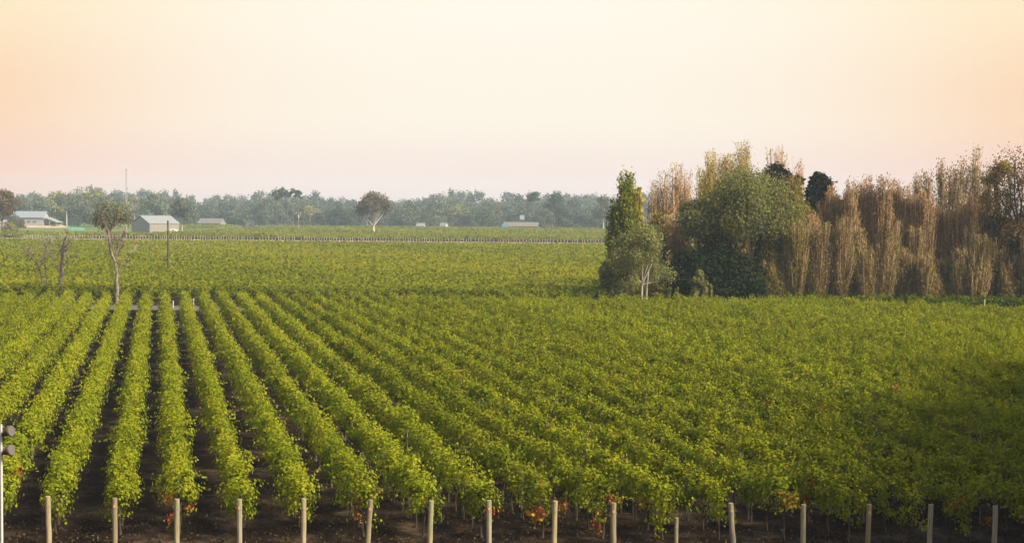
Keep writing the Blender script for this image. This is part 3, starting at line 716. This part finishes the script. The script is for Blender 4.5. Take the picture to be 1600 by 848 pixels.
# floodlight pole at the left edge
d = 45.0; x = X(-0.5, d)
fp = empty('floodlight_pole', (x, d, 0)); tag(fp, 'white pole with two brown floodlight heads at the bottom left edge', 'light pole')
h = Z(0, 664, d); mb = MB(); mb.tube([(0, 0, -.2), (0, 0, h * .5), (0, 0, h)], [.045, .042, .038], 10); mb.build('pole', WHITE, fp)
HOUS = plain('lamp_housing', (.05, .035, .03), .5, .3, 8)
for py in (676, 706):
    z = Z(10, py, d); mb = MB(); mb.tube([(.04, 0, z - .08), (.14, -.03, z - .03), (.26, -.06, z + .03), (.36, -.09, z + .05)], [.05, .10, .16, .19], 12)
    lamp = mb.build('floodlight', HOUS, fp, None, True)
    mb = MB(); mb.tube([(.362, -.0905, z + .0504), (.372, -.0935, z + .0525)], [.175, .17], 12); mb.build('glass', plain('lamp_glass', (.10, .09, .09), .3, .05), lamp)

# ------------------------------------------------------------------ buildings
STEELW = plain('shed_steel', (.25, .25, .265), .6, .06, 1); ROOFM = plain('roof_zinc', (.20, .21, .225), .45, .06, 1); CREAM = plain('cladding_cream', (.175, .16, .15), .7, .06, 1)
TRIM = plain('trim_white', (.28, .27, .26), .6, .04, 1); GLASS = plain('window_glass', (.06, .07, .08), .15, .1, 1); BRICK = plain('brick_tan', (.42, .28, .20), .9, .2, 2)
def gable(name, loc, rz, w, l, eave, ridge, wallm, rooffm, label, cat, endm=None, over=.5, doors=(), wins=()):
    """w across the gable (local x), l along the ridge (local y)"""
    b = empty(name, loc, rz); tag(b, label, cat)
    mb = MB()
    for sx in (-1, 1): mb.box(sx * w / 2 - .1, sx * w / 2 + .1, -l / 2 + .2, l / 2 - .2, -.3, eave)
    mb.build('side_wall', wallm, b)
    mb = MB()
    for sy in (-1, 1):
        y = sy * (l / 2 - .1)
        mb.slab([(-w / 2 - .1, y, -.3), (w / 2 + .1, y, -.3), (w / 2 + .1, y, eave), (0, y, ridge), (-w / 2 - .1, y, eave)], (0, .2 * -sy, 0))
    mb.build('gable_wall', endm or wallm, b)
    rf = MB(); sl = (ridge - eave) / (w / 2)
    for sx in (-1, 1):
        e = w / 2 + over
        rf.slab([(0, -l / 2 - over, ridge + .05), (sx * e, -l / 2 - over, eave - sl * over + .05), (sx * e, l / 2 + over, eave - sl * over + .05), (0, l / 2 + over, ridge + .05)], (0, 0, .14))
        for k in range(int(l / 1.5)):            # standing seams
            y = -l / 2 + 1.5 * k + .5
            rf.slab([(0, y, ridge + .19), (sx * e, y, eave - sl * over + .19), (sx * e, y + .1, eave - sl * over + .19), (0, y + .1, ridge + .19)], (0, 0, .06))
    r = rf.build('roof', rooffm, b)
    mb = MB(); mb.box(-.2, .2, -l / 2 - over - .03, l / 2 + over + .03, ridge + .22, ridge + .34); mb.build('ridge_cap', rooffm, r)
    for (side, a, c, z0, z1, kind) in list(doors) + list(wins):
        mb = MB(); s = 1 if side in 'RB' else -1
        if side in 'LR': mb.box(*sorted((s * (w / 2 + .1), s * (w / 2 + .16))), a, c, z0, z1)
        else: mb.box(a, c, *sorted((s * (l / 2 + .0), s * (l / 2 + .06))), z0, z1)
        q = mb.build(kind, TRIM if kind == 'door' else GLASS, b)
        if kind == 'window':
            f = MB()
            if side in 'LR':
                xa, xb = sorted((s * (w / 2 + .16), s * (w / 2 + .2))); f.box(xa, xb, a, c, z1 - .1, z1); f.box(xa, xb, a, c, z0, z0 + .1); f.box(xa, xb, (a + c) / 2 - .05, (a + c) / 2 + .05, z0 + .1, z1 - .1)
            else:
                ya, yb = sorted((s * (l / 2 + .06), s * (l / 2 + .1))); f.box(a, c, ya, yb, z1 - .1, z1); f.box(a, c, ya, yb, z0, z0 + .1); f.box((a + c) / 2 - .05, (a + c) / 2 + .05, ya, yb, z0 + .1, z1 - .1)
            f.build('frame', TRIM, q)
    return b
d = 690
# big shed: gable end facing left-front, long wall facing right-front
shed = gable('steel_shed', (X(236, d), d + 8, 0), R(-42), 15.5, 17.0, 5.6, 9.2, CREAM, ROOFM, 'big grey steel shed with pale gable roof in front of the far trees', 'shed', STEELW, .35,
             doors=[('R', 3.0, 6.0, 0, 3.2, 'door')])
mb = MB(); mb.box(-7.72, -7.5, -8.56, -8.5, 0, 5.5); mb.box(7.6, 7.9, -8.56, -8.5, 0, 5.5); mb.build('corner_trim', TRIM, shed)
tk = MB(); tk.tube([(0, 0, 0), (0, 0, 2.6), (0, 0, 2.9)], [1.3, 1.3, .3], 14); tag(tk.build('water_tank', WHITE, None, (X(273, 690), 690, 0)), 'small pale water tank at the right corner of the big shed', 'water tank')
# house at far left with lean-to carport
d = 930
hz = 1.6
house = gable('farm_house', (X(44, d), d + 4, hz), R(84), 9.5, 22, 5.4, 9.0, plain('house_wall', (.26, .26, .28), .7, .05, 1), plain('roof_blue_grey', (.18, .205, .25), .5, .05, 1),
              'farm house with blue grey roof and open carport at far left', 'house', None, .8, doors=[('L', -9.5, -8.2, .2, 2.6, 'door')], wins=[('L', -6, -4, 1.4, 2.8, 'window'), ('L', -2, 0, 1.4, 2.8, 'window'), ('L', 3, 5, 1.4, 2.8, 'window')])
cp = MB(); cp.slab([(-5.2, -11.9, 5.0), (5.2, -11.9, 5.0), (5.2, -20.5, 1.8), (-5.2, -20.5, 1.8)], (0, 0, .2)); cp.build('carport_roof', ROOFM, house)
for xx, yy, zz in ((-4.9, -15.5, 3.6), (4.9, -15.5, 3.6), (-4.9, -20, 2.0), (4.9, -20, 2.0)):
    m_ = MB(); m_.tube([(xx, yy, -.8), (xx, yy, zz)], [.14, .14], 6); m_.build('carport_post', TRIM, house)
mb = MB()
rng = random.Random(3); n = 28
xs = [X(0, d) - 6 + k * (X(82, d) - X(0, d) + 12) / (n - 1) for k in range(n)]
for j, (yy, zf) in enumerate([(-9, 0), (-3, .75), (3, 1.0), (20, 1.0), (28, 0)]):
    for k in range(n): mb.v.append((xs[k], d + yy, hz * zf * min(1, (n - 1 - k) / 4, 1) + (rng.uniform(-.1, .1) if 0 < zf < 1 else -.05 * (zf == 0))))
for j in range(4):
    for k in range(n - 1): mb.f.append((j * n + k, j * n + k + 1, (j + 1) * n + k + 1, (j + 1) * n + k))
tag(mb.build('embankment', DIRT, smooth=True), kind='structure')
gable('annex', (X(3, d), d - 6, .6), R(88), 7, 14, 2.6, 4.2, plain('annex_wall', (.3, .27, .25), .8, .05, 1), ROOFM, 'low pale roofed annex left of the farm house', 'outbuilding', wins=[('L', -2, 0, 1.0, 2.0, 'window')])
# teal netting
nt = empty('shade_net', (X(118, 800), 800, 0)); tag(nt, 'strip of teal netting on short posts at the edge of the paddock', 'netting')
mb = MB(); TEAL = plain('teal_net', (.12, .34, .26), .8, .3, 1.5)
for k in range(6): mb.slab([(-4.9 + k * 1.65, 0, .25), (-3.4 + k * 1.65, 0, .3), (-3.4 + k * 1.65, 0, 2.2 - .06 * k), (-4.9 + k * 1.65, 0, 2.3 - .06 * k)], (0, .05, 0))
mb.build('net', TEAL, nt)
for k in range(7):
    mb = MB(); mb.tube([(-4.98 + k * 1.65, 0, -.1), (-4.98 + k * 1.65, 0, 2.4)], [.07, .07], 6); mb.build('post', TRIM, nt)
# small far buildings
PALE = plain('pale_wall', (.18, .17, .16), .8, .05, 1); BLUE = plain('blue_paint', (.11, .23, .38), .6, .05, 1)
gable('far_house', (X(330, 1010), 1012, 0), R(80), 12, 17, 3.2, 6.4, PALE, plain('roof_cream', (.12, .117, .105), .6, .05, 1), 'long low house with cream roof right of the big shed', 'house', wins=[('L', -3, -1, 1, 2.4, 'window'), ('L', 2, 4, 1, 2.4, 'window')])
gable('far_house', (X(390, 1015), 1018, 0), R(10), 6, 8, 4.2, 6.2, PALE, ROOFM, 'small white gabled house between dark far trees', 'house', wins=[('F', -1, 1, 1.2, 2.6, 'window')])
gable('far_house', (X(657, 1015), 1018, 0), R(72), 4, 5.5, 2.6, 4.4, plain('blue_white_wall', (.22, .26, .33), .7, .05, 1), ROOFM, 'small bluish house right of the lone forked gum', 'house', wins=[('L', -1, 1, 1, 2.2, 'window')])
gable('far_house', (X(693, 1010), 1014, 0), R(60), 4, 4.5, 2.8, 5.0, WHITE, ROOFM, 'small bright white gabled hut in the far trees', 'house', wins=[('L', -1, 1, 1, 2.2, 'window')])
gable('far_house', (X(814, 1000), 1006, 0), R(86), 12, 24, 3.0, 5.8, PALE, plain('roof_tan', (.125, .11, .098), .7, .05, 1), 'long tan roofed farm building with white tank above', 'farm building', wins=[('L', -6, -4, 1, 2.2, 'window'), ('L', 3, 5, 1, 2.2, 'window')])
bx = empty('container', (X(788, 995), 995, 0)); tag(bx, 'bright blue box container left of the tan roofed farm building', 'container')
mb = MB(); mb.box(-1.9, 1.9, -1.2, 1.2, 1.6, 5.0); mb.build('body', BLUE, bx)
mb = MB(); [mb.box(-1.8 + .5 * k, -1.55 + .5 * k, -1.26, -1.2, 1.8, 4.8) for k in range(8)]; mb.build('ribs', BLUE, bx)
mb = MB(); [mb.box(sx - .2, sx + .2, -1, 1, -.1, 1.6) for sx in (-1.5, 1.5)]; mb.build('stand', STEEL, bx)
tw = empty('tank_stand', (X(815, 1018), 1018, 0)); tag(tw, 'pale square tank on a stand above the tan roofed farm building', 'water tank')
mb = MB(); mb.box(-1.7, 1.7, -1.5, 1.5, Z(815, 343, 1018), Z(815, 336, 1018)); mb.build('tank', plain('tank_pale', (.24, .26, .31), .6, .05, 1), tw)
for sx in (-1.4, 1.4):
    for sy in (-1.2, 1.2):
        mb = MB(); mb.tube([(sx, sy, -.1), (sx, sy, Z(815, 343, 1018))], [.15, .15], 5); mb.build('leg', STEEL, tw)
rr = random.Random(31)

# ------------------------------------------------------------------ far trees
def far_variant(kind, seed):
    if kind == 'gum': return gum_parts(seed, 20, 15, fork=.25, nclump=24, nleaf=110, leaf=.85, limbs=5, low=.06, shell=.8, tr=.3, emin=-.8, fuzz=.3)
    if kind == 'umbrella': return gum_parts(seed, 20, 13, fork=.55, nclump=13, nleaf=90, leaf=.8, limbs=6, low=.5, shell=.85, tr=.28, emin=-.9, fuzz=.3)
    if kind == 'round': return shrub_parts(seed, 20, 17, n=26, nleaf=75, leaf=1.0, rad=.16)
    if kind == 'upright': return strand_parts(seed, 20, 6.5, n=40, nleaf=26, leaf=.95, base=.04, spread=.5, belly=.3, asp=1.5, thick=.08)
protos = {}
def far_tree(kind, mat, bark, v, loc, h, wscale, label, group, name):
    key = (kind, mat.name, v)
    if key not in protos:
        t = make_tree(name, far_variant(kind, 7000 + v * 13 + len(kind)), bark, mat, loc)
        protos[key] = t
    else:
        t = copy_tree(protos[key]); t.name = name
    t.location = loc; s = h / 20; t.scale = (s * wscale, s * wscale, s); t.rotation_euler.z = rr.uniform(0, 6.28)
    return tag(t, label, 'tree', group)

SIL = [(-20, 306), (30, 306), (60, 304), (85, 298), (110, 300), (140, 294), (165, 302), (200, 304), (235, 298), (270, 304), (310, 308), (345, 304), (370, 304), (410, 305), (437, 296), (465, 297), (485, 306), (505, 302), (525, 306), (555, 313), (600, 312),
       (640, 307), (680, 306), (705, 303), (740, 303), (775, 304), (805, 307), (830, 300), (850, 310), (868, 300), (900, 305), (930, 309), (960, 308), (1100, 305)]
sx_, sy_ = zip(*SIL)
LAND = [(197, 'the radio mast'), (235, 'the big grey shed'), (330, 'the cream house'), (450, 'the tall pines'), (583, 'the lone forked gum'), (693, 'the white hut'), (812, 'the tan building'), (940, 'the tree belt')]
count = {}
def far_label(px, tone, shape, layer):
    ref = min(LAND, key=lambda q: abs(q[0] - px)); side_ = 'left' if px < ref[0] else 'right'
    k = (ref[1], side_, layer, tone, shape); count[k] = count.get(k, 0) + 1
    return '%s %s tree %s, %s %s of %s' % (tone, shape, {'back': 'on skyline', 'front': 'at vineyard edge', 'mid': 'in far woods'}[layer], ORD[count[k]], side_, ref[1])
def plant(order):
    for (px, top, d, kind, mat, bark, ws, tone, shape, layer) in order:
        loc = (X(px, d), d, 0)
        far_tree(kind, mat, bark, rr.randrange(3), loc, max(4, Z(px, top, d)), ws, far_label(px, tone, shape, layer), 'far trees', 'far_tree')
def by_dist(lst):   # number the trees outwards from their landmark
    return sorted(lst, key=lambda q: min(abs(q[0] - r[0]) for r in LAND))
TYPES = [('gum', FAR_A, BARK_D, 'olive', 'spreading'), ('round', FAR_B, BARK_D, 'dark green', 'rounded'), ('umbrella', FAR_A, BARK_W, 'olive', 'flat topped'), ('upright', FAR_B, BARK_D, 'dark', 'upright'), ('gum', FAR_C, BARK_W, 'pale yellow green', 'spreading'), ('round', FAR_A, BARK_D, 'olive', 'rounded'), ('gum', FAR_D, BARK_D, 'rusty brown', 'spreading')]
lst = []
px = -30.0
while px < 1010:
    k = rr.choices(range(7), (5, 6, 3, 2, 0, 3, 0))[0]; T_ = TYPES[k]
    lst.append((px, float(np.interp(px, sx_, sy_)) + rr.uniform(-7, 11), 1560 + rr.uniform(-60, 60), T_[0], T_[1], T_[2], rr.uniform(.8, 1.25), T_[3], T_[4], 'back')); px += rr.uniform(7, 15)
plant(by_dist(lst)); lst = []
px = -30.0
while px < 985:
    k = rr.choices(range(7), (5, 5, 2, 2, 2, 4, 1))[0]; T_ = TYPES[k]
    lst.append((px, float(np.interp(px, sx_, sy_)) + rr.uniform(6, 18), 1220 + rr.uniform(-50, 50), T_[0], T_[1], T_[2], rr.uniform(.85, 1.4), T_[3], T_[4], 'mid')); px += rr.uniform(9, 19)
plant(by_dist(lst)); lst = []
px = 60.0
while px < 975:
    T_ = TYPES[rr.choices(range(7), (5, 3, 0, 2, 3, 4, 1))[0]]
    if not any(abs(px - q) < w_ for q, w_ in ((330, 20), (390, 9), (657, 9), (693, 9), (812, 30), (236, 42))):
        lst.append((px, 322 + rr.uniform(-6, 10), 1050 + rr.uniform(-20, 40), T_[0], T_[1], T_[2], rr.uniform(.9, 1.5), T_[3], T_[4], 'front'))
    px += rr.uniform(11, 24)
plant(by_dist(lst))
# nearer olive trees behind the house and the shed
for k, (px_, tp, w_) in enumerate([(30, 306, 1.1), (62, 303, 1.0), (86, 296, 1.0), (104, 301, 1.0), (122, 306, 1.1), (143, 294, 1.1), (160, 304, 1.0), (172, 318, .9), (210, 306, 1.0), (238, 302, 1.0), (252, 310, 1.0)]):
    far_tree(('gum', 'gum', 'gum', 'umbrella', 'gum')[k % 5], FAR_C if k % 3 == 2 else FAR_A, BARK_W, k % 3, (X(px_, 960 + k % 3 * 14), 960 + k % 3 * 14, 0), H(px_, tp, 960), w_, '%s from left of the olive gums between farm house and big shed' % ORD[k + 1], 'far trees', 'far_tree')
# named far trees
def named(kind, mat, bark, px, top, d, w, label, **kw):
    h = H(px, top, d)
    make_tree('gum_tree', gum_parts(nxt(), h, W(w, d), **kw), bark, mat, at(px, d), label, 'gum tree')
named('gum', GUM_RUST, BARK_D, 3, 294, 640, 54, 'dark rusty brown rounded tree at the left edge before the house', fork=.3, nclump=24, nleaf=170, leaf=.7, low=.3, tr=.4)
make_tree('shrub', shrub_parts(nxt(), 5.5, 9, n=20, nleaf=90, leaf=.6), BARK_D, FAR_C, at(14, 606), 'olive bush below the rusty tree at the left edge', 'shrub')
make_tree('shrub', shrub_parts(nxt(), 8.2, 11, n=22, nleaf=150, leaf=.5), BARK_D, FAR_B, at(22, 905), 'dark green bush screening the left half of the farm house', 'shrub')
make_tree('shrub', shrub_parts(nxt(), 5.8, 6.5, n=16, nleaf=150, leaf=.4), BARK_D, GUM_RUST, at(33, 903), 'rust coloured bush in front of the farm house door', 'shrub')
make_tree('shrub', shrub_parts(nxt(), 7.5, 6, n=16, nleaf=90, leaf=.6), BARK_D, GUM_RUST, at(17, 640), 'brownish bush before the farm house wall', 'shrub')
named('gum', FAR_D, BARK_W, 583, 301, 700, 50, 'lone gum with white forked trunk and rusty crown top in the far vineyard', fork=.25, nclump=26, nleaf=120, leaf=.7, limbs=6, low=.40, tr=.55, shell=.8)
named('gum', FAR_A, BARK_W, 284, 308, 760, 38, 'olive gum with pale leaning trunk right of the big shed', fork=.25, nclump=24, nleaf=120, leaf=.75, low=.25, tr=.26)
named('gum', FAR_A, BARK_W, 197, 330, 660, 20, 'small gum at the left corner of the big shed', fork=.4, nclump=12, nleaf=110, leaf=.55, low=.4, tr=.25)
for k, (px_, tp) in enumerate([(432, 297), (440, 292), (449, 293), (458, 293), (466, 296)]):
    h = H(px_, tp, 1000)
    make_tree('pine_tree', gum_parts(nxt(), h, W(14, 1000), fork=.62, nclump=10, nleaf=70, leaf=.8, limbs=5, low=.72, shell=.8, tr=.16), BARK_D, FAR_B, at(px_, 1000), '%s from the left of the tall bare-trunked pines on the skyline' % ORD[k + 1], 'pine tree', 'tall bare-trunked pines')
named('gum', FAR_B, BARK_D, 833, 297, 1050, 22, 'umbrella topped dark gum on the skyline above the tan roofed building', fork=.6, nclump=10, nleaf=90, leaf=.8, low=.68, tr=.4)
named('gum', FAR_B, BARK_D, 868, 299, 1050, 36, 'broad dark gum on the skyline right of the umbrella topped one', fork=.4, nclump=18, nleaf=110, leaf=.9, low=.35, tr=.5)
named('gum', FAR_A, BARK_W, 942, 306, 980, 44, 'broad olive gum standing just left of the tree belt', fork=.3, nclump=22, nleaf=120, leaf=.8, low=.25, tr=.5)

# ------------------------------------------------------------------ haze
mb = MB(); mb.box(-1950, 1950, -250, 2250, -1, 62)
hm = bpy.data.materials.new('haze_air'); hm.use_nodes = True
n, l = hm.node_tree.nodes, hm.node_tree.links; n.clear()
ho = n.new('ShaderNodeOutputMaterial'); pv = n.new('ShaderNodeVolumePrincipled')
pv.inputs['Color'].default_value = (.64, .82, 1.0, 1); pv.inputs['Density'].default_value = .000175; pv.inputs['Anisotropy'].default_value = 0.0
l.new(pv.outputs[0], ho.inputs['Volume'])
hz_ = mb.build('haze', hm); tag(hz_, kind='stuff'); hz_.display_type = 'WIRE'
